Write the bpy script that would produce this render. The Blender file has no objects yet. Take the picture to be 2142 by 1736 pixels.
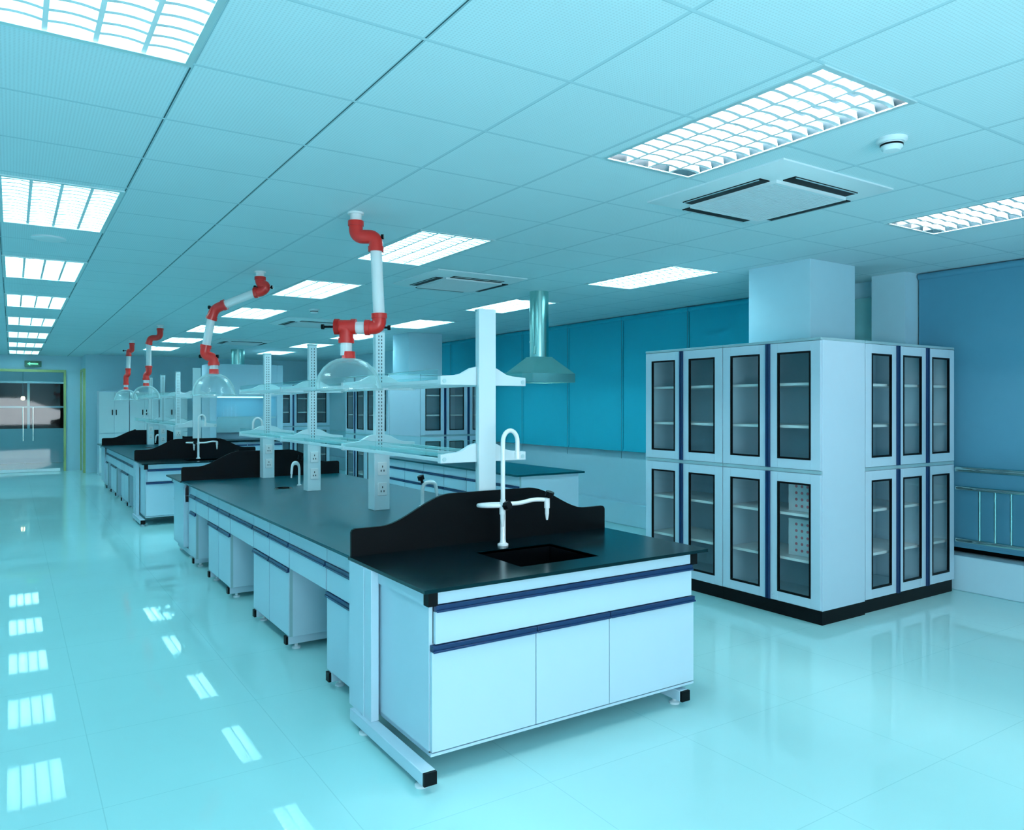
import bpy, bmesh, math
from mathutils import Vector, Matrix
S=bpy.context.scene
try:
    S.view_settings.view_transform='Standard'
    S.view_settings.look='None'
except Exception: pass
COL=bpy.context.scene.collection
ZC=2.79
# ---------------- materials ----------------
def mat(name,col,rough=.4,metal=0,noise=0.0,spec=.5,coat=0,emit=None,es=0,tint=None):
    m=bpy.data.materials.new(name); m.use_nodes=True
    nt=m.node_tree; b=nt.nodes['Principled BSDF']
    b.inputs['Base Color'].default_value=(*col,1)
    b.inputs['Roughness'].default_value=rough
    b.inputs['Metallic'].default_value=metal
    b.inputs['Specular IOR Level'].default_value=spec
    b.inputs['Coat Weight'].default_value=coat
    b.inputs['Coat Roughness'].default_value=.05
    if tint: b.inputs['Specular Tint'].default_value=(*tint,1)
    if emit:
        b.inputs['Emission Color'].default_value=(*emit,1); b.inputs['Emission Strength'].default_value=es
    if noise>0:
        tc=nt.nodes.new('ShaderNodeTexCoord'); n=nt.nodes.new('ShaderNodeTexNoise')
        n.inputs['Scale'].default_value=9; n.inputs['Detail'].default_value=4
        r=nt.nodes.new('ShaderNodeMapRange'); r.inputs['To Min'].default_value=1-noise; r.inputs['To Max'].default_value=1+noise
        mx=nt.nodes.new('ShaderNodeMix'); mx.data_type='RGBA'; mx.blend_type='MULTIPLY'; mx.inputs[0].default_value=1
        mx.inputs[6].default_value=(*col,1)
        nt.links.new(tc.outputs['Object'],n.inputs['Vector']); nt.links.new(n.outputs['Fac'],r.inputs['Value'])
        nt.links.new(r.outputs['Result'],mx.inputs[7]); nt.links.new(mx.outputs[2],b.inputs['Base Color'])
    return m
M={}
M['white']=mat('white_laminate',(.57,.74,.85),.32,noise=.015)
M['edge']=mat('grey_edge_trim',(.34,.53,.58),.4,noise=.02)
M['wall']=mat('painted_wall',(.56,.83,.94),.6,noise=.02)
M['recess']=mat('recess_tone',(.22,.50,.52),.6,noise=.02)  # darker grey-green than the other walls
M['black']=mat('black_epoxy',(.0,.010,.014),.20,noise=.2,spec=.4,tint=(.35,.9,1))
M['blackmain']=mat('black_epoxy_teal_sheen',(.0,.050,.070),.30,noise=.1,spec=.30,tint=(.1,.75,1))  # teal ceiling sheen painted into the black base and specular colour
M['blackdull']=mat('black_plastic',(.002,.003,.004),.45,noise=.2,spec=.15)
M['basin']=mat('black_basin',(.002,.003,.004),.25,noise=.2,spec=.3)
M['blue']=mat('blue_handle_extrusion',(.005,.032,.115),.3,noise=.1)
M['red']=mat('red_plastic',(.80,.022,.014),.3,noise=.05,coat=.15)
M['pipe']=mat('white_pipe',(.92,.93,.94),.3,noise=.02)
M['ceramic']=mat('white_coated_brass',(.92,.94,.95),.22,noise=.01,coat=.4)
M['steel']=mat('brushed_steel',(.46,.74,.69),.20,1.0,noise=.06)
M['railsteel']=mat('polished_rail_steel',(.42,.62,.60),.12,1.0,noise=.05)
M['cord']=mat('blind_cord',(.05,.22,.28),.6,noise=.05)
M['alu']=mat('aluminium',(.62,.80,.82),.35,.4,noise=.03)
M['blind']=mat('teal_roller_blind',(.012,.46,.62),.8,noise=.02)
M['blind2']=mat('greyblue_roller_blind',(.10,.34,.48),.8,noise=.03)
M['yellow']=mat('yellow_door_frame',(.40,.50,.20),.4,noise=.03)
M['night']=mat('night_glass',(.001,.004,.005),.2,noise=.3,spec=.08)
M['louver']=mat('louver_aluminium',(.85,.93,.95),.3,.15,noise=.01)
M['hous']=mat('housing_shaded_cells',(.010,.035,.045),.4,.0,noise=.02,spec=.2)  # near-black colour paints in the shade of the louver cells
M['hous2']=mat('housing_blown_out',(.75,.85,.88),.4,.0,noise=.02)  # white colour paints in the blown-out look of these fixtures
M['plastic']=mat('white_plastic',(.76,.88,.92),.4,noise=.01)
M['green']=mat('exit_green',(.0,.10,.06),.4,noise=.1)
M['arrow']=mat('exit_arrow',(.1,.6,.3),.4,emit=(.2,1,.5),es=1.0)
M['pink']=mat('pink_dots',(.75,.25,.30),.5,noise=.05)
M['hoodglow']=mat('hood_lamp',(.8,.9,1),.4,emit=(.25,.8,1),es=4)
M['orange']=mat('glint_spot',(1,.8,.4),.4,emit=(1,.9,.5),es=5)  # glow put in for a bright reflection
M['tube']=mat('fluorescent_tube',(1,1,1),.4,emit=(.95,.96,1.0),es=64)
M['tube2']=mat('cool_fluorescent_tube',(1,1,1),.4,emit=(.54,.92,1.0),es=54)
def glass(name,tint,fac,k=.6,edge=0.0,edgecol=(.6,.95,1),base=.03):
    """thin clear sheet: transparent + mirror, stronger towards grazing"""
    m=bpy.data.materials.new(name); m.use_nodes=True; nt=m.node_tree
    for n in list(nt.nodes): nt.nodes.remove(n)
    out=nt.nodes.new('ShaderNodeOutputMaterial'); tr=nt.nodes.new('ShaderNodeBsdfTransparent'); tr.inputs[0].default_value=(*tint,1)
    gl=nt.nodes.new('ShaderNodeBsdfGlossy'); gl.inputs['Roughness'].default_value=.03
    lw=nt.nodes.new('ShaderNodeLayerWeight'); lw.inputs[0].default_value=.5
    pw=nt.nodes.new('ShaderNodeMath'); pw.operation='POWER'; pw.inputs[1].default_value=4
    ma=nt.nodes.new('ShaderNodeMath'); ma.operation='MULTIPLY_ADD'; ma.inputs[1].default_value=k; ma.inputs[2].default_value=fac; ma.use_clamp=True
    mx=nt.nodes.new('ShaderNodeMixShader')
    nt.links.new(lw.outputs['Facing'],pw.inputs[0]); nt.links.new(pw.outputs[0],ma.inputs[0]); nt.links.new(ma.outputs[0],mx.inputs[0])
    nt.links.new(tr.outputs[0],mx.inputs[1]); nt.links.new(gl.outputs[0],mx.inputs[2])
    last=mx
    if edge>0:
        p2=nt.nodes.new('ShaderNodeMath'); p2.operation='POWER'; p2.inputs[1].default_value=2
        m2=nt.nodes.new('ShaderNodeMath'); m2.operation='MULTIPLY_ADD'; m2.inputs[1].default_value=edge; m2.inputs[2].default_value=base
        df=nt.nodes.new('ShaderNodeBsdfDiffuse'); df.inputs[0].default_value=(*edgecol,1)
        mx2=nt.nodes.new('ShaderNodeMixShader')
        nt.links.new(lw.outputs['Facing'],p2.inputs[0]); nt.links.new(p2.outputs[0],m2.inputs[0]); nt.links.new(m2.outputs[0],mx2.inputs[0])
        nt.links.new(mx.outputs[0],mx2.inputs[1]); nt.links.new(df.outputs[0],mx2.inputs[2]); last=mx2
    nt.links.new(last.outputs[0],out.inputs[0])
    return m
M['glass']=glass('cabinet_glass',(.84,.93,.93),.04,.5)
M['shelfglass']=glass('shelf_glass',(.80,.97,.97),.02,.22,.04,(.2,.8,.8))
M['dome']=glass('clear_dome_plastic',(.97,.99,.99),.07,.5,.70,(.8,1,1),.06)  # pale rim highlight put in as diffuse edge colour
def N(nt,t,**k):
    n=nt.nodes.new(t)
    for a,b in k.items(): setattr(n,a,b)
    return n
def mth(nt,op,a,b=None,c=None):
    n=nt.nodes.new('ShaderNodeMath'); n.operation=op
    for i,v in enumerate((a,b,c)):
        if v is None: continue
        if isinstance(v,(int,float)): n.inputs[i].default_value=v
        else: nt.links.new(v,n.inputs[i])
    return n.outputs[0]
def gridline(nt,coord,org,sp,w):
    f=mth(nt,'FRACT',mth(nt,'DIVIDE',mth(nt,'SUBTRACT',coord,org),sp))
    d=mth(nt,'MINIMUM',f,mth(nt,'SUBTRACT',1,f))
    return mth(nt,'LESS_THAN',d,w/sp)
def tile_mat(name,base,lx,ly,rough,spec=.5,perf=False):
    m=bpy.data.materials.new(name); m.use_nodes=True; nt=m.node_tree; b=nt.nodes['Principled BSDF']
    tc=N(nt,'ShaderNodeTexCoord'); sx=N(nt,'ShaderNodeSeparateXYZ'); nt.links.new(tc.outputs['Object'],sx.inputs[0])
    noi=N(nt,'ShaderNodeTexNoise'); noi.inputs['Scale'].default_value=2.0; nt.links.new(tc.outputs['Object'],noi.inputs['Vector'])
    mr=N(nt,'ShaderNodeMapRange'); mr.inputs['To Min'].default_value=.97; mr.inputs['To Max'].default_value=1.03
    nt.links.new(noi.outputs['Fac'],mr.inputs['Value'])
    cur=N(nt,'ShaderNodeMix',data_type='RGBA',blend_type='MULTIPLY'); cur.inputs[0].default_value=1; cur.inputs[6].default_value=(*base,1)
    fac0=mr.outputs[0]
    if perf:
        a=mth(nt,'SINE',mth(nt,'MULTIPLY',mth(nt,'ADD',sx.outputs[0],sx.outputs[1]),2*math.pi/.026))
        c=mth(nt,'SINE',mth(nt,'MULTIPLY',mth(nt,'SUBTRACT',sx.outputs[0],sx.outputs[1]),2*math.pi/.026))
        g=mth(nt,'GREATER_THAN',mth(nt,'MULTIPLY',a,c),.35)
        fac0=mth(nt,'MULTIPLY',fac0,mth(nt,'SUBTRACT',1.02,mth(nt,'MULTIPLY',g,.12)))
    nt.links.new(fac0,cur.inputs[7]); out=cur.outputs[2]
    for (coord,org,sp,w,col,f) in [(sx.outputs[0],*l) for l in lx]+[(sx.outputs[1],*l) for l in ly]:
        g=gridline(nt,coord,org,sp,w)
        fac=mth(nt,'MULTIPLY',g,f)
        if col=='dark<':
            lt=mth(nt,'LESS_THAN',sx.outputs[0],1.45); fac=mth(nt,'MULTIPLY',g,lt); col=(.03,.10,.12)
        mx=N(nt,'ShaderNodeMix',data_type='RGBA'); nt.links.new(fac,mx.inputs[0]); nt.links.new(out,mx.inputs[6]); mx.inputs[7].default_value=(*col,1); out=mx.outputs[2]
    nt.links.new(out,b.inputs['Base Color']); b.inputs['Roughness'].default_value=rough; b.inputs['Specular IOR Level'].default_value=spec
    return m
M['ceil']=tile_mat('ceiling_tiles',(.66,.86,.91),
   [(.53,.6,.009,(.50,.72,.78),1),(.53,.6,.003,'dark<',1),(.537,.6,.002,(.20,.42,.48),.6)],
   [(2.245,.61,.008,(.52,.74,.80),1),(2.252,.61,.002,(.25,.48,.54),.5)],.7,.4,True)
M['floor']=tile_mat('polished_floor_tiles',(.47,.85,.86),
   [(.3,.8,.002,(.22,.55,.58),.35)],[(.2,.8,.002,(.22,.55,.58),.35)],.025,.20)
# ---------------- mesh helpers ----------------
class B:
    def __init__(s,off=(0,0,0)): s.bm=bmesh.new(); s.o=Vector(off)
    def box(s,x0,x1,y0,y1,z0,z1):
        v=[s.bm.verts.new(Vector(p)-s.o) for p in [(x0,y0,z0),(x1,y0,z0),(x1,y1,z0),(x0,y1,z0),(x0,y0,z1),(x1,y0,z1),(x1,y1,z1),(x0,y1,z1)]]
        for f in [(3,2,1,0),(4,5,6,7),(0,1,5,4),(1,2,6,5),(2,3,7,6),(3,0,4,7)]: s.bm.faces.new([v[i] for i in f])
        return s
    def quad(s,*pts):
        s.bm.faces.new([s.bm.verts.new(Vector(p)-s.o) for p in pts]); return s
    def loft(s,rings,cap=True):
        R=[[s.bm.verts.new(Vector(p)-s.o) for p in r] for r in rings]
        n=len(R[0])
        for a,b in zip(R[:-1],R[1:]):
            for i in range(n): s.bm.faces.new([a[i],a[(i+1)%n],b[(i+1)%n],b[i]])
        if cap:
            s.bm.faces.new(R[0][::-1]); s.bm.faces.new(R[-1])
        return s
    def prism(s,prof,axis,a0,a1):
        def mk(a):
            if axis=='y': return [(p[0],a,p[1]) for p in prof]
            if axis=='x': return [(a,p[0],p[1]) for p in prof]
            return [(p[0],p[1],a) for p in prof]
        return s.loft([mk(a0),mk(a1)])
    def tube(s,pts,r,seg=16,cap=True):
        pts=[Vector(p) for p in pts]; rings=[]; up=None
        n=len(pts); rr=r if isinstance(r,(list,tuple)) else [r]*n
        for i,p in enumerate(pts):
            t=(pts[min(i+1,n-1)]-pts[max(i-1,0)]).normalized()
            if up is None:
                up=Vector((0,0,1)) if abs(t.z)<.9 else Vector((1,0,0))
            up=(up-t*up.dot(t)).normalized(); w=t.cross(up)
            rings.append([p+(up*math.cos(2*math.pi*k/seg)+w*math.sin(2*math.pi*k/seg))*rr[i] for k in range(seg)])
        return s.loft(rings,cap)
    def lathe(s,prof,c=(0,0,0),seg=32,cap=False):
        c=Vector(c)
        return s.loft([[c+Vector((r*math.cos(2*math.pi*k/seg),r*math.sin(2*math.pi*k/seg),z)) for k in range(seg)] for r,z in prof],cap)
    def frame(s,x0,x1,z0,z1,y0,y1,w,wz=None):
        wz=wz or w
        s.box(x0,x0+w,y0,y1,z0,z1); s.box(x1-w,x1,y0,y1,z0,z1)
        s.box(x0+w,x1-w,y0,y1,z0,z0+wz); s.box(x0+w,x1-w,y0,y1,z1-wz,z1)
        return s
def fillet(pts,r,n=6):
    pts=[Vector(p) for p in pts]; out=[pts[0]]
    for a,b,c in zip(pts[:-2],pts[1:-1],pts[2:]):
        d0=(a-b); d1=(c-b); rr=min(r,d0.length*.5,d1.length*.5)
        p0=b+d0.normalized()*rr; p1=b+d1.normalized()*rr
        for i in range(n+1):
            t=i/n; out.append(p0*(1-t)**2+b*2*t*(1-t)+p1*t*t)
    out.append(pts[-1]); 
    res=[out[0]]
    for p in out[1:]:
        if (p-res[-1]).length>1e-4: res.append(p)
    return res
def P(name,parent,b,m,label=None,bevel=0,smooth=True):
    bm=b.bm
    bmesh.ops.recalc_face_normals(bm,faces=bm.faces)
    me=bpy.data.meshes.new(name); bm.to_mesh(me); bm.free()
    me.materials.append(M[m] if isinstance(m,str) else m)
    if smooth:
        for p in me.polygons: p.use_smooth=True
        me.set_sharp_from_angle(angle=math.radians(32))
    o=bpy.data.objects.new(name,me); COL.objects.link(o)
    if parent: o.parent=parent
    if label: o['label']=label
    if bevel:
        md=o.modifiers.new('bevel','BEVEL'); md.width=bevel; md.segments=2; md.limit_method='ANGLE'; md.angle_limit=math.radians(40)
    return o
def T(name,label,cat,loc=(0,0,0),rot=0,group=None):
    o=bpy.data.objects.new(name,None); o.empty_display_size=.1; COL.objects.link(o)
    o.location=loc; o.rotation_euler=(0,0,rot); o['label']=label; o['category']=cat
    if group: o['group']=group
    return o
def TM(name,b,m,label,cat,group=None,bevel=0,loc=(0,0,0)):
    o=P(name,None,b,m,label,bevel); o['category']=cat; o.location=loc
    if group: o['group']=group
    return o
def ST(name,b,m,label=None,bevel=0):
    o=P(name,None,b,m,label or name.replace('_',' '),bevel,smooth=False); o['kind']='structure'; return o
def dup(o,parent=None,loc=None,rot=None,off=None):
    c=o.copy(); COL.objects.link(c)
    if parent: c.parent=parent
    else:
        if loc is not None: c.location=loc
        if off is not None: c.location=o.location+Vector(off)
        if rot is not None: c.rotation_euler=(0,0,rot)
    for ch in o.children: dup(ch,parent=c)
    return c
# ---------------- room ----------------
XW=6.95
fx=[]
leftY=[1.655,4.76,7.30,9.80,12.30,14.80,17.30,19.80]
for y in leftY: fx.append((-.07,y))
for y in [1.635,4.685,7.125,9.565,12.005,14.445,16.885]:
    fx.append((2.385 if y<2 else 2.33,y)); fx.append((4.80 if y<2 else 4.73,y))
for x in (-.07,2.33,4.73): fx.append((x,-1.3))
holes=[(x+.012,x+.588,y+.012,y+1.208) for x,y in fx]
xs=sorted({-2.0,XW}|{h[0] for h in holes}|{h[1] for h in holes})
ys=sorted({-3.0,25.0}|{h[2] for h in holes}|{h[3] for h in holes})
b=B()
for i in range(len(xs)-1):
    for j in range(len(ys)-1):
        cx=(xs[i]+xs[i+1])/2; cy=(ys[j]+ys[j+1])/2
        if any(h[0]<cx<h[1] and h[2]<cy<h[3] for h in holes): continue
        b.quad((xs[i],ys[j],ZC),(xs[i],ys[j+1],ZC),(xs[i+1],ys[j+1],ZC),(xs[i+1],ys[j],ZC))
ST('ceiling',b,'ceil','suspended ceiling of pale square tiles')
ST('floor',B().box(-2,XW,-3,25,-.1,0),'floor','polished pale tile floor')
ST('wall_left',B().box(-2.1,-2,-3,25,0,ZC),'wall')
ST('wall_front',B().box(-2.1,XW+.1,-3.1,-3,0,ZC),'wall')
b=B(); b.box(XW,XW+.12,5.35,25,0,.98); b.box(XW,XW+.12,3.78,5.35,0,ZC); b.box(XW,XW+.12,-3,3.78,0,.30); b.box(XW,XW+.12,13.8,25,.98,ZC)
b.box(6.70,XW,3.78,4.10,0,ZC)
ST('wall_right',b,'wall','white wall below the windows with a pilaster')
ST('trim_2',B().box(6.84,XW,4.10,5.30,.30,2.62),'recess','grey-green recessed wall panel beside the pilaster')
ST('baseboard_right',B().box(6.80,XW,4.10,20,0,.30).box(6.80,XW,-3,3.78,0,.30),'wall','white plinth ledge along the window wall',bevel=.01)
b=B(); b.box(XW+.06,XW+.12,5.35,13.8,.98,ZC); b.box(XW+.06,XW+.12,-3,3.78,.3,ZC); ST('window_1',b,'night','dark night windows behind the blinds')
ST('wall_pillar_1',B().box(5.44,6.06,3.86,4.48,0,ZC),'wall','square white structural column',bevel=.004)
ST('wall_pillar_2',B().box(5.44,6.06,11.38,12.0,0,ZC),'wall','square white structural column',bevel=.004)
b=B(); b.box(1.45,XW,20.5,20.62,0,ZC); b.box(1.45,1.57,20.62,21.5,0,ZC); b.box(1.10,1.57,21.5,21.6,0,ZC); b.box(-2,1.10,21.5,21.6,2.45,ZC)
ST('wall_back',b,'wall','white end wall around the entrance')
b=B(); b.box(-2,XW,24.9,25,0,.95); b.box(-2,XW,24.9,25,2.2,ZC); b.box(-2,XW,24.88,24.9,1.52,1.57)
for x in (-1,.35,1.7): b.box(x,x+.06,24.86,24.9,.95,2.2)
ST('wall_corridor',b,'wall','white corridor wall with window mullions')
ST('window_2',B().box(-2,XW,24.92,24.98,.95,2.2),'night','dark night corridor window')
TM('corridor_glint',B().lathe([(.001,.06),(.04,.05),(.05,0),(.04,-.04),(.001,-.05)],(0,0,0),16),'orange','small glowing globe standing in for a warm reflection at the glass doors','glint',loc=(.25,24.7,1.78))  # glowing globe added in place of a bright reflection
P('glint_stem',bpy.data.objects['corridor_glint'],B().tube([(0,0,.05),(0,0,ZC-1.78)],.006,8),'railsteel')
d=bpy.data.objects.new('door_1',None); COL.objects.link(d); d.location=(-.4,21.5,0); d['kind']='structure'; d['label']='double glass entrance door with yellow-green frame'
o=d.location
P('door_frame',d,B(o).box(-1.95,1.10,21.46,21.54,2.39,2.45).box(1.05,1.10,21.46,21.54,0,2.39).box(-1.95,-1.90,21.46,21.54,0,2.39),'yellow')
P('transom',d,B(o).box(-1.9,1.05,21.47,21.53,2.12,2.16),'edge')
for x0,x1 in ((-1.4,-.42),(-.40,.98)) :
    P('glass_leaf',d,B(o).quad((x0,21.5,.06),(x1,21.5,.06),(x1,21.5,2.12),(x0,21.5,2.12)),'glass')
    P('bottom_rail',d,B(o).box(x0,x1,21.48,21.52,.005,.07),'alu')
for x in (.22,.42):
    P('pull_handle',d,B(o).tube([(x,21.42,.75),(x,21.42,1.55)],.010,10).tube([(x,21.42,.85),(x,21.49,.85)],.008,8).tube([(x,21.42,1.45),(x,21.49,1.45)],.008,8),'railsteel')
b=B(); b.box(1.40,1.45,20.55,20.61,0,2.4); b.box(1.40,1.45,21.38,21.44,0,2.4); b.box(1.40,1.45,20.55,21.44,2.4,2.46)
ST('trim_1',b,'yellow','yellow-green side door frame')
ST('door_2',B().box(1.425,1.449,20.61,21.38,.005,2.4),'white','pale side door')
t=T('exit_sign','small dark green exit sign with light arrow over the glass door','sign',(.42,21.44,2.58))
P('sign_box',t,B().box(-.17,.17,-.03,.05,-.07,.07),'green',bevel=.005)
P('arrow_mark',t,B().prism([(-.12,0),(-.06,.04),(-.06,.015),(.10,.015),(.10,-.015),(-.06,-.015),(-.06,-.04)],'y',-.036,-.031),'arrow')
# ---------------- ceiling lights ----------------
def make_fixture(hm,tm,C,n):
    t=T('ceiling_light','recessed fluorescent ceiling light with white louver grid','ceiling light',(0,0,ZC),group='recessed fluorescent ceiling lights')
    w,l=.576,1.196
    b=B(); b.box(0,w,0,l,.140,.145); b.box(-.004,0,0,l,0,.145); b.box(w,w+.004,0,l,0,.145); b.box(0,w,-.004,0,0,.145); b.box(0,w,l,l+.004,0,.145)
    P('housing',t,b,hm)
    b=B(); 
    b.box(-.012,.012,-.012,l+.012,-.006,0); b.box(w-.012,w+.012,-.012,l+.012,-.006,0); b.box(.012,w-.012,-.012,.012,-.006,0); b.box(.012,w-.012,l-.012,l+.012,-.006,0)
    P('trim_frame',t,b,'alu')
    b=B(); D=.036
    for i in range(1,C):
        x=w*i/C; b.prism([(x-.008,.0),(x+.008,.0),(x+.003,D),(x-.003,D)],'y',.012,l-.012)
    for j in range(1,n):
        y=l*j/n
        for i in range(C):
            x0=w*i/C+.008; x1=w*(i+1)/C-.008
            rings=[]
            for k in range(7):
                s=k/6; x=x0+(x1-x0)*s; q=1-(2*s-1)**2
                rings.append([(x,y-.010,.0+.006*q),(x,y+.010,.0+.006*q),(x,y+.003,D),(x,y-.003,D)])
            b.loft(rings)
    P('louver_grid',t,b,'louver')
    for i in range(4):
        x=w*(i+.5)/4
        P('fluorescent_tube',t,B().tube([(x,.03,.115),(x,l-.03,.115)],.013,6),tm)
    return t
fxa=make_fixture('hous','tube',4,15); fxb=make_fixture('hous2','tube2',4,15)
ua=ub=False
for k,(x,y) in enumerate(fx):
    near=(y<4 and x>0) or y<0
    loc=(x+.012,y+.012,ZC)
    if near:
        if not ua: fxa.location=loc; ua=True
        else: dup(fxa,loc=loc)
    else:
        if not ub: fxb.location=loc; ub=True
        else: dup(fxb,loc=loc)
# ---------------- air conditioner cassettes ----------------
def make_ac():
    t=T('ceiling_air_conditioner','square white cassette air conditioner with black outlet slots','air conditioner',(0,0,ZC),group='ceiling cassette air conditioners')
    h=.475
    def ring(r,z): return [(-r,-r,z),(r,-r,z),(r,r,z),(-r,r,z)]
    P('panel',t,B().loft([ring(h,0),ring(h,-.008),ring(.40,-.035),ring(.30,-.035)],cap=False).loft([ring(.305,-.033),ring(.305,-.001)]),'plastic')
    for s in (-1,1):
        a,c=sorted((s*.316,s*.392))
        P('outlet_slot',t,B().box(a,c,-.27,.27,-.040,-.034),'blackdull'); P('outlet_slot',t,B().box(-.27,.27,a,c,-.040,-.034),'blackdull')
        a,c=sorted((s*.386,s*.391))
        P('vane',t,B().box(a,c,-.26,.26,-.044,-.039),'edge'); P('vane',t,B().box(-.26,.26,a,c,-.044,-.039),'edge')
    P('grille_backing',t,B().box(-.285,.285,-.285,.285,-.037,-.0345),'blackdull')
    b=B()
    b.box(-.30,-.285,-.30,.30,-.052,-.033); b.box(.285,.30,-.30,.30,-.052,-.033); b.box(-.285,.285,-.30,-.285,-.052,-.033); b.box(-.285,.285,.285,.30,-.052,-.033)
    n=30
    for i in range(n):
        y=-.285+.57*(i+.5)/n; b.box(-.285,.285,y-.0065,y+.0065,-.050,-.040)
    P('intake_grille',t,b,'plastic')
    return t
ac=make_ac(); ac.location=(3.60,2.84,ZC)
for y in (6.42,10.75,14.7): dup(ac,loc=(3.60,y,ZC))
def make_smoke():
    t=T('smoke_detector','round white smoke detector on ceiling tile','smoke detector',(3.31,1.93,ZC),group='smoke detectors')
    P('base',t,B().lathe([(.001,0),(.065,0),(.065,-.012),(.055,-.02),(.001,-.02)]),'plastic')
    P('sensor_head',t,B().lathe([(.045,-.018),(.047,-.04),(.035,-.055),(.001,-.057)]),'plastic')
    P('vent_slots',t,B().lathe([(.0475,-.026),(.0482,-.026),(.0482,-.034),(.0475,-.034)]),'blackdull')
    return t
sm=make_smoke(); dup(sm,loc=(3.15,9.3,ZC))
TM('ceiling_speaker',B().lathe([(.001,0),(.11,0),(.11,-.01),(.09,-.016),(.001,-.016)]),'plastic','flat round white ceiling speaker','speaker',loc=(.22,6.38,ZC))
# ---------------- blinds ----------------
def make_blind(w,z0,m,lab,grp):
    t=T('roller_blind',lab,'window blind',(0,0,0),group=grp)
    P('blind_fabric',t,B().box(-.004,.004,.006,w-.006,z0+.02,ZC-.055),m)
    P('head_roller',t,B().tube([(0,.005,ZC-.035),(0,w-.005,ZC-.035)],.03,14),m)
    P('bottom_bar',t,B().box(-.010,.010,.008,w-.008,z0-.003,z0+.02),m)
    P('pull_cord',t,B().tube([(-.035,.0,ZC-.06),(-.035,.0,z0-.10)],.003,6),'cord')
    return t
bl=make_blind(1.19,.98,'blind','teal fabric roller blind lowered over a window','teal roller blinds')
for k in range(1,8):
    y=4.16+1.19*k
    if k==1: bl.location=(6.86,y,0)
    else: dup(bl,loc=(6.86,y,0))
bl2=make_blind(1.6,.36,'blind2','grey-blue long roller blind behind the railing','grey-blue long roller blinds')
bl2.location=(6.90,2.17,0); dup(bl2,loc=(6.90,.55,0)); dup(bl2,loc=(6.90,-1.07,0))
c=TM('blind_chain',B().tube(fillet([(0,0,1.9),(-.02,-.05,1.0),(0,-.12,.93),(0.01,-.16,1.1),(0.01,-.1,1.9)],.04),.004,6),'plastic','looped white blind pull chain','chain',loc=(6.84,2.3,0))
# railing
t=T('safety_railing','stainless steel railing with vertical bars before the window','railing',(6.72,1.5,0))
P('top_rail',t,B().tube([(0,-2.4,1.05),(0,1.85,1.05)],.025,14),'railsteel')
P('middle_rail',t,B().tube([(0,-2.4,.89),(0,1.85,.89)],.018,12),'railsteel')
P('bottom_rail',t,B().tube([(0,-2.4,.45),(0,1.85,.45)],.018,12),'railsteel')
for k in range(34): P('baluster',t,B().tube([(0,-2.3+.12*k,.45),(0,-2.3+.12*k,.89)],.011,8),'railsteel')
for y in (-2.35,-.9,.1): P('support_post',t,B().tube([(0,y,0),(0,y,1.05)],.02,12),'railsteel')
# ---------------- tall glass cabinets ----------------
def tall_cabinet(W,D,doors,handles,loc,rot,lab,grp=None):
    H=2.084
    t=T('glass_door_cabinet',lab,'cabinet',loc,rot,grp)
    b=B(); th=.02
    b.box(0,th,.022,D,.10,H-.02); b.box(W-th,W,.022,D,.10,H-.02); b.box(th,W-th,D-.012,D,.10,H-.02)
    b.box(th,W-th,.022,D-.012,.10,.12); b.box(th,W-th,.03,D-.012,1.085,1.125)
    for i in range(1,len(doors)//2+1):
        if i*2<len(doors):
            x=doors[i*2][0]; b.box(x-.009,x+.009,.022,D-.012,.12,H-.02)
    P('body',t,b,'white',bevel=.002)
    P('top_panel',t,B().box(-.0,W,.0,D,H-.02,H),'edge',bevel=.002)
    P('divider_rail',t,B().box(.0,W,.004,.022,1.090,1.115),'edge')
    P('toe_kick',t,B().box(.0,W,.02,D,0,.10),'blackdull')
    for z in (.42,.76,1.42,1.74): P('shelf',t,B().box(th+.002,W-th-.002,.05,D-.014,z,z+.020),'pipe')
    for (x0,x1) in doors:
        for z0,z1 in ((.108,1.087),(1.118,H-.023)):
            dx0,dx1=x0+.003,x1-.003
            dr=P('door',t,B().frame(dx0,dx1,z0,z1,0,.02,.082,.075),'white',bevel=.0015)
            P('black_gasket',dr,B().frame(dx0+.078,dx1-.078,z0+.071,z1-.071,-.003,.012,.014),'blackdull')
            P('glass_pane',dr,B().quad((dx0+.09,.008,z0+.083),(dx1-.09,.008,z0+.083),(dx1-.09,.008,z1-.083),(dx0+.09,.008,z1-.083)),'glass')
            for hx in handles:
                if abs(hx-x0)<.03 or abs(hx-x1)<.03:
                    s=1 if abs(hx-x0)<.03 else -1
                    a,bb=(x0+.003,x0+.018) if s>0 else (x1-.018,x1-.003)
                    P('blue_handle',dr,B().box(a,bb,-.012,-.0005,z0,z1).box(a+.006*(1 if s>0 else 0),bb-.006*(0 if s>0 else 1),-.016,-.012,z0,z1),'blue')
    return t
XC=4.87
cabs=[]
cabs.append(tall_cabinet(.905,.55,[(0,.4525),(.4525,.905)],[.4525],(XC,4.275,0),-math.pi/2,'white cabinet with tall glass doors and blue handles','glass-door storage cabinets'))
cabs.append(dup(cabs[0],loc=(XC,5.183,0)))
c3=tall_cabinet(1.304,.45,[(0,.4347),(.4347,.8693),(.8693,1.304)],[.4347,.8693],(5.426,3.37,0),0,'white three-door cabinet with glass panes beside the column','glass-door storage cabinets')
cabs.append(c3)
dup(cabs[0],loc=(XC,11.82,0)); dup(cabs[0],loc=(XC,12.73,0)); dup(c3,loc=(5.426,10.91,0))
dup(c3,loc=(5.0,17.5,0))
t=T('perforated_rack','white perforated rack with rows of pink dots','rack',(XC+.16,3.40,.781),group='perforated racks')
P('rack_board',t,B().box(0,.01,.05,.36,0,.28),'plastic')
b=B()
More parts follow.
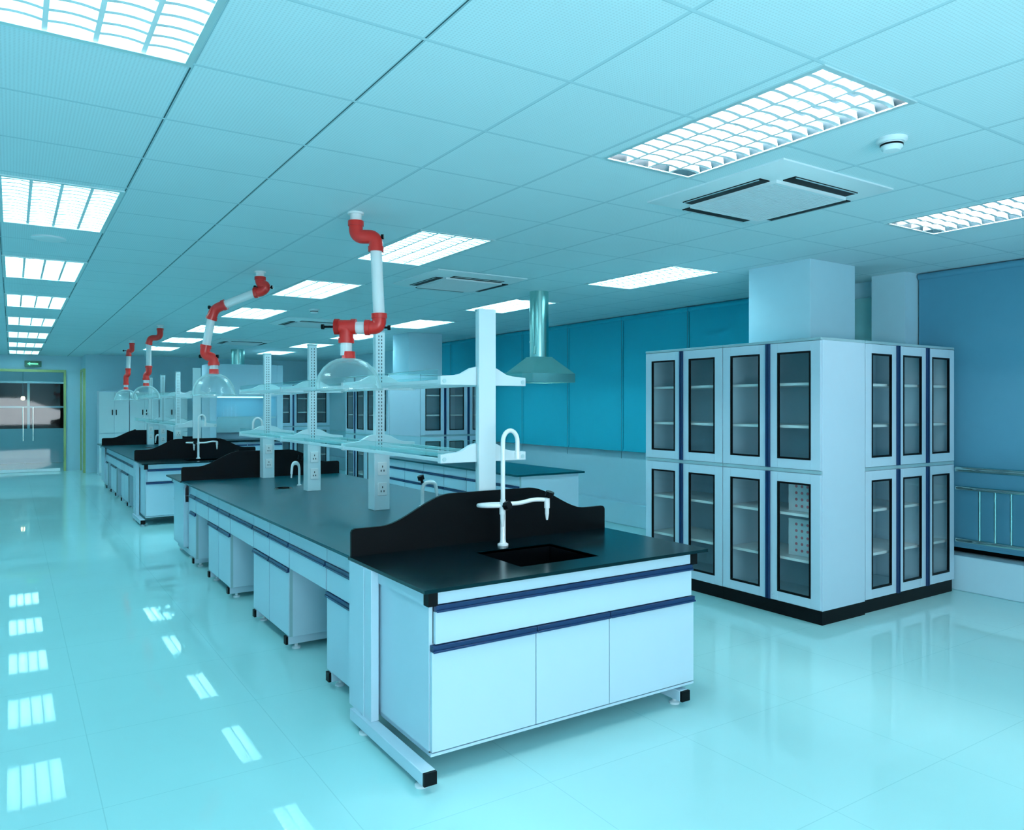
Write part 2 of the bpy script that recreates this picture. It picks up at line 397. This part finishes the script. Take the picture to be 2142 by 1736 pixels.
for i in range(5):
    for j in range(5): b.tube([(-.002,.09+.05*i,.04+.05*j),(.0,.09+.05*i,.04+.05*j)],.011,12)
P('dots',t,b,'pink')
dup(t,loc=(XC+.16,3.40,.441))
# ---------------- island bench ----------------
bench=[]
BX0,BX1=1.435,3.10; ZT=.824; ZU=.808
def sink_unit():
    t=T('sink_bench','white sink cabinet bench with black epoxy top and blue handles','sink bench',(2.2675,3.68,0),group='sink benches at the island ends')
    o=(2.2675,3.68,0)
    b=B(o); X0,X1,Y0,Y1=1.425,3.11,2.83,3.69; h=(2.02,2.50,3.00,3.43)
    b.box(X0,X1,Y0,h[2],ZU,ZT); b.box(X0,X1,h[3],Y1,ZU,ZT); b.box(X0,h[0],h[2],h[3],ZU,ZT); b.box(h[1],X1,h[2],h[3],ZU,ZT)
    P('worktop',t,b,'black')
    b=B(o); b.box(h[0]-.012,h[0],h[2]-.012,h[3]+.012,.60,ZT-.004); b.box(h[1],h[1]+.012,h[2]-.012,h[3]+.012,.60,ZT-.004)
    b.box(h[0],h[1],h[2]-.012,h[2],.60,ZT-.004); b.box(h[0],h[1],h[3],h[3]+.012,.60,ZT-.004); b.box(h[0]-.012,h[1]+.012,h[2]-.012,h[3]+.012,.588,.60)
    P('sink_basin',t,b,'basin')
    b=B(o); b.box(1.472,1.49,2.885,3.45,.11,.80); b.box(3.02,3.038,2.885,3.45,.11,.80); b.box(1.49,3.02,3.43,3.45,.11,.58); b.box(1.472,3.038,2.885,3.43,.11,.128); b.box(1.49,3.02,2.885,2.90,.5,.58)
    b.box(1.472,3.038,2.866,2.886,.11,.122)
    P('body',t,b,'white')
    P('top_rail',t,B(o).box(1.50,3.01,2.862,2.90,.750,ZU),'white',bevel=.001)
    P('corner_cap',t,B(o).box(1.455,1.50,2.855,2.90,.745,ZU),'blackdull'); P('corner_cap',t,B(o).box(3.01,3.055,2.855,2.90,.745,ZU),'blackdull')
    P('frame_rail',t,B(o).box(1.455,1.472,2.90,3.60,.745,ZU),'white'); P('frame_rail',t,B(o).box(3.038,3.055,2.90,3.60,.745,ZU),'white')
    for x0,x1,yy in ((1.400,1.460,2.80),(2.93,2.99,2.86)):
        P('leg_column',t,B(o).box(x0+.02,x1,3.38 if x0<2 else 3.46,3.66,.03+.06,ZU).box(x0+.015,x0+.02,3.46,3.49,.09,ZU),'white',bevel=.003)
        P('foot_beam',t,B(o).box(x0,x1,yy,3.60,.035,.09),'white',bevel=.003)
        P('foot_cap',t,B(o).box(x0+.001,x1-.001,yy-.015,yy,.036,.089),'blackdull')
        for y in (yy+.07,3.48):
            P('levelling_foot',t,B(o).lathe([(.001,0),(.028,0),(.028,.010),(.012,.016),(.010,.035),(.001,.035)],((x0+x1)/2,y,0),18),'plastic')
    dr=P('drawer',t,B(o).box(1.492,3.018,2.862,2.882,.582,.718),'white',bevel=.001)
    P('blue_handle',dr,B(o).box(1.492,3.018,2.852,2.882,.720,.747).box(1.492,3.018,2.845,2.852,.718,.728),'blue',bevel=.002)
    for x0,x1 in ((1.474,2.01),(2.01,2.45),(2.45,3.036)):
        dr=P('door',t,B(o).box(x0+.002,x1-.002,2.862,2.882,.128,.549),'white',bevel=.0015)
        P('blue_handle',dr,B(o).box(x0+.002,x1-.002,2.852,2.882,.551,.578).box(x0+.002,x1-.002,2.845,2.852,.549,.559),'blue',bevel=.002)
    return t
su=sink_unit(); bench.append(su)
bench.append(dup(su,loc=(2.2675,8.30,0),rot=math.pi))
c=0; e=.14; pk=.285
def sm_(s): return s*s*(3-2*s)
left=[(-.8325,0),(-.8325,e-.02),(-.8265,e-.006),(-.8125,e)]
for k in range(15):
    s=k/14; left.append((-.6675+.40*s, e+(pk-.02-e)*sm_(s)+.02*s))
left.append((-.2375,pk))
prof=left+[(-x,z) for x,z in left][::-1]
sp=TM('splashback',B().prism(prof,'y',-.010,.008),'blackdull','black ogee-topped splashback panel standing across the bench','splashback','bench splashback panels',loc=(2.2675,3.678,ZT))
bench.append(sp); bench.append(dup(sp,loc=(2.2675,8.302,ZT),rot=math.pi))
bench.append(TM('worktop',B((2.27,6,ZU)).box(BX0,BX1,3.692,8.288,ZU,ZT),'blackmain','long black epoxy laboratory worktop','worktop',bevel=.002,loc=(2.27,6,ZU),group='island worktops'))
t=T('bench_support','white steel bench support structure with black end caps and levelling feet','bench support',(2.2675,6,0),group='island bench supports'); o=t.location.copy()
P('spine_panel',t,B(o).box(2.255,2.28,3.70,8.28,.10,ZU),'white')
for y in (4.16,4.96,5.73,6.55,7.28,8.0):
    P('foot_beam',t,B(o).box(1.50,3.04,y-.025,y+.025,.035,.088),'white',bevel=.002)
    P('foot_cap',t,B(o).box(1.485,1.50,y-.024,y+.024,.036,.087),'blackdull'); P('foot_cap',t,B(o).box(3.04,3.055,y-.024,y+.024,.036,.087),'blackdull')
    for x in (1.56,2.98): P('levelling_foot',t,B(o).lathe([(.001,0),(.028,0),(.028,.010),(.012,.016),(.010,.035),(.001,.035)],(x,y,0),18),'plastic')
bench.append(t)
def base_cab(W,loc,rot,D=.55,toe=False,grp='island base cabinets',lab='white base cabinet with drawer, door and blue handles',ZU=ZU):
    t=T('base_cabinet',lab,'cabinet',loc,rot,grp); z0=.09
    b=B(); b.box(0,W,.022,D,z0,ZU-.002); b.box(.004,W-.004,0,.022,.70,ZU-.002)
    P('body',t,b,'white',bevel=.001)
    P('edge_strip',t,B().box(0,.0045,.002,.0215,z0,ZU-.003),'edge'); P('edge_strip',t,B().box(W-.0045,W,.002,.0215,z0,ZU-.003),'edge')
    d=P('drawer',t,B().box(.006,W-.006,-.002,.02,.538,.670),'white',bevel=.001)
    P('blue_handle',d,B().box(.006,W-.006,-.010,.02,.672,.698).box(.006,W-.006,-.016,-.010,.670,.68),'blue')
    d=P('door',t,B().box(.006,W-.006,-.002,.02,z0+.004,.506),'white',bevel=.001)
    P('blue_handle',d,B().box(.006,W-.006,-.010,.02,.508,.534).box(.006,W-.006,-.016,-.010,.506,.516),'blue')
    if toe: P('toe_kick',t,B().box(0,W,.05,D,0,z0),'blackdull')
    return t
def knee(W,loc,rot):
    t=T('drawer_unit','white under-bench drawer with blue handle over knee space','drawer',loc,rot,'knee space drawers')
    P('drawer_housing',t,B().box(0,W,.022,.50,.56,ZU-.002).box(0,W,0,.022,.70,ZU-.002),'white')
    d=P('drawer',t,B().box(.010,W-.010,-.002,.02,.538,.670),'white',bevel=.001)
    P('blue_handle',d,B().box(.010,W-.010,-.010,.02,.672,.698).box(.010,W-.010,-.016,-.010,.670,.68),'blue')
    return t
units=[('c',3.80,4.21),('k',4.21,4.91),('c',4.91,5.36),('c',5.36,5.78),('k',5.78,6.50),('c',6.50,6.92),('c',6.92,7.33),('k',7.33,7.90),('c',7.90,8.18)]
for k,y0,y1 in units:
    w=y1-y0-.004
    if k=='c': bench.append(base_cab(w,(1.50,y1-.002,0),-math.pi/2))
    else: bench.append(knee(w,(1.50,y1-.002,0),-math.pi/2))
for k,y0,y1 in units:
    w=y1-y0-.004
    if k=='c': bench.append(base_cab(w,(3.04,y0+.002,0),math.pi/2))
    else: bench.append(knee(w,(3.04,y0+.002,0),math.pi/2))
# reagent rack
t=T('reagent_shelf_rack','two-tier glass reagent shelf on slotted white posts','shelf rack',(2.2675,6,ZT),group='reagent shelf racks'); o=t.location.copy()
cx=2.2675; PY=[3.76,5.25,6.75,8.20]
for i,y in enumerate(PY):
    p=P('post',t,B(o).box(cx-.036,cx+.036,y-.026,y+.026,ZT,2.13),'plastic',bevel=.003)
    P('post_cap',p,B(o).box(cx-.038,cx+.038,y-.028,y+.028,2.13,2.142),'edge')
    b=B(o)
    for k in range(34):
        z=1.25+k*.0255; b.box(cx-.014,cx-.009,y-.0268,y-.0258,z,z+.014); b.box(cx+.009,cx+.014,y-.0268,y-.0258,z,z+.014)
    P('slot_marks',p,b,'blackdull')
    if i in (0,):
        P('front_cover',p,B(o).box(cx-.056,cx+.056,y-.050,y-.028,ZT,2.14),'plastic',bevel=.002)
    else:
        P('socket_column',t,B(o).box(cx-.060,cx+.060,y-.060,y+.060,ZT,1.262),'plastic',bevel=.003)
        for z in (.93,1.08):
            s=P('power_socket',t,B(o).box(cx-.036,cx+.036,y-.067,y-.060,z,z+.095),'pipe',bevel=.003)
            P('socket_holes',s,B(o).box(cx-.014,cx-.008,y-.0682,y-.067,z+.025,z+.040).box(cx+.008,cx+.014,y-.0682,y-.067,z+.025,z+.040).box(cx-.003,cx+.003,y-.0682,y-.067,z+.055,z+.070),'blackdull')
    for z0 in (1.268,1.705):
        pr=[(.285,.0),(.285,.048),(.24,.052),(.19,.056),(.15,.064),(.115,.082),(.085,.098),(.05,.106)]
        prf=[(cx+x,z0+z) for x,z in pr]+[(cx-x,z0+z) for x,z in pr[::-1]]
        br=P('shelf_bracket',t,B(o).prism(prf,'y',y-.018,y+.018),'plastic',bevel=.002)
        for sx in (-1,1): P('bracket_screw',br,B(o).tube([(cx+sx*.262,y-.022,z0+.022),(cx+sx*.262,y-.018,z0+.022)],.012,12),'alu')
for z0 in (1.268,1.705):
    for x in (-.275,-.075,.075,.275):
        P('shelf_rail',t,B(o).box(cx+x-.007,cx+x+.007,PY[0]+.02,PY[-1]-.018,z0+.008,z0+.028),'plastic',bevel=.002)
    ya,yb=PY[0]+.02,PY[-1]-.02
    for xa,xb in ((-.273,-.077),(.077,.273)):
        P('glass_shelf',t,B(o).quad((cx+xa,ya,z0+.031),(cx+xb,ya,z0+.031),(cx+xb,yb,z0+.031),(cx+xa,yb,z0+.031)),'shelfglass')
    for x in (-.283,.283):
        P('glass_guard',t,B(o).quad((cx+x,ya,z0+.030),(cx+x,yb,z0+.030),(cx+x,yb,z0+.085),(cx+x,ya,z0+.085)),'shelfglass')
        P('guard_edge',t,B(o).box(cx+x-.001,cx+x+.001,ya,yb,z0+.085,z0+.087),'steel')
bench.append(t)
# faucets
def faucet(loc,rot=0):
    t=T('laboratory_faucet','white gooseneck laboratory faucet with black knobs and side nozzles','faucet',loc,rot,'gooseneck laboratory faucets')
    P('base_column',t,B().lathe([(.001,0),(.030,0),(.030,.008),(.018,.016),(.015,.03),(.015,.20),(.020,.205),(.020,.215),(.015,.22),(.015,.25),(.001,.25)],(0,0,0),24),'ceramic')
    pts=[(0,0,.20),(0,0,.55)]
    r=.048
    for k in range(1,13):
        a=math.pi*k/12; pts.append((r-r*math.cos(a),0,.565+r*1.3*math.sin(a)))
    pts.append((2*r,0,.50))
    P('gooseneck_spout',t,B().tube(pts,.0125,14).tube([(2*r,0,.51),(2*r,0,.47)],.016,14),'ceramic')
    E=Vector((.25,-.08,.24))
    P('side_arm',t,B().tube(fillet([(0,0,.225),(.10,-.02,.225),(.17,-.05,.245),tuple(E)],.04),.012,12).tube([E+Vector((-.01,0,.01)),E+Vector((-.01,0,-.045))],.016,12).tube([E+Vector((-.01,0,-.04)),E+Vector((-.01,0,-.075)),E+Vector((-.01,0,-.11))],[.012,.012,.006],12),'ceramic')
    P('black_knob',t,B().tube([E,E+Vector((.004,-.012,.03))],.010,10).tube([E+Vector((.0,-.004,.018)),E+Vector((.004,-.012,.046))],.024,8),'blackdull')
    E=Vector((-.08,-.12,.235))
    P('side_arm',t,B().tube(fillet([(0,0,.225),(-.08,.03,.225),(-.17,.0,.23),(-.16,-.08,.235),tuple(E)],.06),.012,12).tube([E+Vector((0,0,.015)),E+Vector((0,0,-.045))],.016,12).tube([E+Vector((0,0,-.04)),E+Vector((0,0,-.07)),E+Vector((0,0,-.11))],[.012,.012,.006],12),'ceramic')
    P('black_knob',t,B().tube([E+Vector((.0,-.01,0)),E+Vector((.01,-.04,.005))],.010,10).tube([E+Vector((.004,-.025,0)),E+Vector((.012,-.05,.008))],.024,8),'blackdull')
    return t
fa=faucet((2.25,3.52,ZT)); bench.append(fa); bench.append(dup(fa,loc=(2.285,8.46,ZT),rot=math.pi))
def small_tap(loc,rot=0):
    t=T('bench_tap','small white curved bench tap with black knob','tap',loc,rot,'small bench taps')
    P('tap_body',t,B().lathe([(.001,0),(.024,0),(.024,.006),(.012,.012),(.012,.03)],(0,0,0),18,False).tube(fillet([(0,0,.01),(0,0,.15),(.10,0,.15),(.11,0,.08)],.05),.013,12).tube([(.109,0,.09),(.112,0,.055)],.009,10),'ceramic')
    P('black_knob',t,B().tube([(0,0,.15),(-.01,0,.175)],.01,10).tube([(-.008,0,.17),(-.016,0,.195)],.024,8),'blackdull')
    return t
st=small_tap((2.60,5.20,ZT)); st.scale=(1.1,1.1,1.2); bench.append(st); s2=dup(st,loc=(2.30,7.22,ZT),rot=math.pi*1.15); s2.scale=(.9,.9,1.45); bench.append(s2)
def cup_sink(loc):
    t=T('cup_sink','small black oval cup sink set in worktop','sink',loc,0,'cup sinks')
    P('sink_rim',t,B().lathe([(.055,.001),(.055,.006),(.075,.006),(.080,0),(.001,.0)],(0,0,0),24),'basin')
    return t
bench.append(cup_sink((2.10,7.05,ZT)))
for ob in list(bench):
    dup(ob,off=(0,8.17,0))
# ---------------- extraction arms ----------------
LD=Vector((.836,-.549,0))
def arm(base,segs,dome,knobs,lab,top_r=.21):
    t=T('extraction_arm',lab,'fume extractor',(base[0],base[1],ZC),group='articulated fume extraction arms')
    def W(p): return Vector((LD.x*p[0],LD.y*p[0],p[1]-ZC))
    for m,pts in segs:
        r=.043 if m=='red' else .036
        q=fillet([W(p) for p in pts],.07) if len(pts)>2 else [W(p) for p in pts]
        b=B(); b.tube(q,r,20)
        if m=='red':
            for e,f in ((q[0],q[1]),(q[-1],q[-2])):
                dd=(f-e).normalized(); b.tube([e-dd*.002,e+dd*.028],r+.006,20)
        P('red_joint' if m=='red' else 'white_pipe',t,b,m)
    for k in knobs:
        c=W(k); b=B(); b.tube([c-LD*.075,c+LD*.075],.007,8); b.tube([c+LD*.068,c+LD*.085],.016,8); b.tube([c-LD*.085,c-LD*.068],.016,8)
        P('tension_knob',t,b,'blackdull')
    c=W((dome[0],dome[1]))
    b=B(); pr=[(.035,.195),(.075,.188),(.12,.168),(.16,.135),(.19,.09),(.205,.045),(.21,.01),(.218,.0)]
    b.lathe([(r*top_r/.218,z) for r,z in pr],c,40,False)
    P('clear_dome',t,b,'dome')
    P('dome_rim',t,B().lathe([(top_r-.002,.001),(top_r+.005,.005),(top_r+.005,-.004),(top_r-.002,-.001)],c,40),'dome')
    P('dome_collar',t,B().lathe([(.001,.235),(.040,.235),(.042,.20),(.046,.190),(.001,.190)],c,24),'red')
    P('ceiling_flange',t,B().lathe([(.001,0),(.05,0),(.05,-.012),(.001,-.012)],(0,0,0),24),'pipe')
    return t
lab='red-jointed white fume extraction arm with clear dome hood'
arm((1.79,4.50),[('pipe',[(0,ZC-.005),(0,2.69)]),
 ('red',[(0,2.735),(0,2.64),(.125,2.64),(.125,2.55)]),
 ('pipe',[(.125,2.57),(.145,2.14)]),
 ('red',[(.145,2.16),(.147,2.075),(.06,2.075)]),
 ('pipe',[(.07,2.075),(.0,2.075)]),
 ('red',[(.0,2.08),(-.13,2.08)]),
 ('red',[(-.13,2.08),(-.06,2.08),(-.06,1.98)]),
 ('pipe',[(-.06,1.99),(-.06,1.90)])],(-.045,1.69),[(.09,2.64),(.13,2.075),(-.13,2.08)],lab)
arm((1.86,6.95),[('pipe',[(0,ZC-.005),(0,2.70)]),
 ('red',[(0,2.74),(0,2.68),(.06,2.66),(.02,2.61),(-.05,2.60)]),
 ('pipe',[(-.03,2.605),(-.35,2.48)]),
 ('red',[(-.31,2.495),(-.41,2.455),(-.44,2.36)]),
 ('pipe',[(-.435,2.38),(-.49,2.10)]),
 ('red',[(-.485,2.13),(-.50,2.04),(-.42,2.02),(-.415,1.95)]),
 ('pipe',[(-.415,1.97),(-.415,1.90)])],(-.415,1.68),[(.03,2.65),(-.38,2.47),(-.46,2.03)],lab,.19)
for by,dx in ((12.4,0),(15.6,0)):
    arm((1.85,by),[('pipe',[(0,ZC-.005),(0,2.72)]),
     ('red',[(0,2.74),(0,2.60),(-.15,2.60),(-.17,2.50)] if by<14 else [(0,2.74),(0,2.60),(-.06,2.60),(-.06,2.50)]),
     ('pipe',[(-.17,2.52),(-.17,2.16)] if by<14 else [(-.06,2.52),(-.07,2.25)]),
     ('red',[(-.17,2.18),(-.17,2.08),(-.21,2.05),(-.21,1.97)] if by<14 else [(-.07,2.27),(-.07,2.16),(-.11,2.13),(-.11,1.97)]),
     ('pipe',[(-.21,1.99),(-.21,1.90)] if by<14 else [(-.11,1.99),(-.11,1.90)])],(-.21,1.69) if by<14 else (-.11,1.69),[(-.08,2.60)],lab,.20)
# ---------------- wall-side bench ----------------
TM('worktop',B((5.05,8.6,.81)).box(4.60,5.55,6.92,10.5,ZU,ZT+.006),'blackmain','black worktop of the side bench with square corner','worktop',bevel=.002,loc=(5.05,8.6,.81))
b0=None
for k in range(6):
    y=6.95+.585*k
    if b0 is None: b0=base_cab(.58,(4.66,y+.58,0),-math.pi/2,.82,True,'side bench base cabinets')
    else: dup(b0,loc=(4.66,y+.58,0))
t=T('canopy_hood','stainless steel canopy exhaust hood with round ceiling duct','exhaust hood',(4.66,6.58,1.83))
P('duct',t,B().tube([(0,0,.24),(0,0,ZC-1.83)],.100,28),'steel')
P('duct_seam_band',t,B().tube([(0,0,.42),(0,0,.44)],.104,28).tube([(-.09,-.05,.38),(-.10,-.05,.30)],.012,8),'steel')
def rg(r,z): return [(-r,-r,z),(r,-r,z),(r,r,z),(-r,r,z)]
P('canopy',t,B().loft([rg(.27,0),rg(.27,.09),rg(.105,.26),rg(.10,.27)],False).loft([rg(.255,.01),rg(.255,.012)]),'steel')
# ---------------- fume hood ----------------
t=T('fume_hood','white fume hood cupboard with lit interior and glass sash','fume hood',(4.15,16.9,0)); 
b=B(); b.box(-.75,.75,-.38,.4,.0,.82); b.box(-.75,-.62,-.4,.4,.86,2.45); b.box(.62,.75,-.4,.4,.86,2.45); b.box(-.62,.62,.36,.4,.86,2.45); b.box(-.62,.62,-.4,.36,1.78,2.45)
P('body',t,b,'white',bevel=.004)
P('work_surface',t,B().box(-.76,.76,-.43,.40,.82,.86),'black')
P('glass_sash',t,B().quad((-.60,-.365,1.35),(.60,-.365,1.35),(.60,-.365,1.78),(-.60,-.365,1.78)),'glass')
P('sash_handle',t,B().box(-.60,.60,-.39,-.35,1.32,1.35),'alu')
P('interior_lamp',t,B().box(-.5,.5,-.1,.1,1.755,1.775),'hoodglow')
P('display_panel',t,B().box(.2,.5,-.406,-.401,1.9,2.0),'blackdull')
P('baffle',t,B().loft([[(-.55,.30,1.0),(.55,.30,1.0),(.55,.32,1.0),(-.55,.32,1.0)],[(-.55,.30,1.25),(.55,.30,1.25),(.55,.32,1.25),(-.55,.32,1.25)],[(-.35,.30,1.35),(.35,.30,1.35),(.35,.32,1.35),(-.35,.32,1.35)]]),'alu')
P('exhaust_duct',t,B().tube([(-.1,0,2.45),(-.1,0,ZC)],.14,20),'steel')
for x in (-.37,.37):
    d=P('door',t,B().box(x-.36,x+.36,-.40,-.381,.1,.78),'white'); P('blue_handle',d,B().box(x-.36,x+.36,-.42,-.40,.74,.77),'blue')
def locker(loc):
    t=T('storage_locker','white two-door steel storage locker with dark pulls','locker',loc,0,'storage lockers')
    P('body',t,B().box(0,.62,.02,.5,0,1.92),'white',bevel=.003)
    for x0,x1,hx in ((.004,.308,.27),(.312,.616,.35)):
        for z0,z1 in ((.06,.95),(.96,1.90)):
            d=P('door',t,B().box(x0,x1,0,.019,z0,z1),'plastic',bevel=.002)
            P('door_pull',d,B().box(hx-.01,hx+.01,-.015,0,(z0+z1)/2-.06,(z0+z1)/2+.06),'blackdull')
    return t
lk=locker((1.65,19.6,0)); dup(lk,loc=(2.28,19.6,0)); dup(lk,loc=(2.91,19.6,0))
# ---------------- lamps outside the frame ----------------
def area(name,loc,rx,rz,sx,sy,e,col):
    l=bpy.data.lights.new(name,'AREA'); l.shape='RECTANGLE'; l.size=sx; l.size_y=sy; l.energy=e; l.color=col
    ob=bpy.data.objects.new(name,l); COL.objects.link(ob); ob.location=loc; ob.rotation_euler=(math.radians(rx),0,math.radians(rz)); return ob
area('rear_fill_light',(1.0,-2.7,1.3),124,-15,3.5,1.6,190,(.88,.95,1))  # added fill light behind the camera, brightens ceiling and cabinet fronts
area('corridor_light',(0,21.8,2.62),50,0,2.5,.3,11,(.30,.88,1))
# ---------------- world & camera ----------------
w=bpy.data.worlds.new('w'); S.world=w; w.use_nodes=True
w.node_tree.nodes['Background'].inputs[0].default_value=(.3,.8,1,1); w.node_tree.nodes['Background'].inputs[1].default_value=.3
cam=bpy.data.cameras.new('camera'); co=bpy.data.objects.new('camera',cam); COL.objects.link(co)
co.location=(0,0,1.59); co.rotation_euler=(math.pi/2,0,-math.radians(33.27))
cam.sensor_width=36; cam.sensor_fit='HORIZONTAL'; cam.lens=1594/2142*36; cam.shift_y=-20/2142; cam.clip_start=.05
S.camera=co
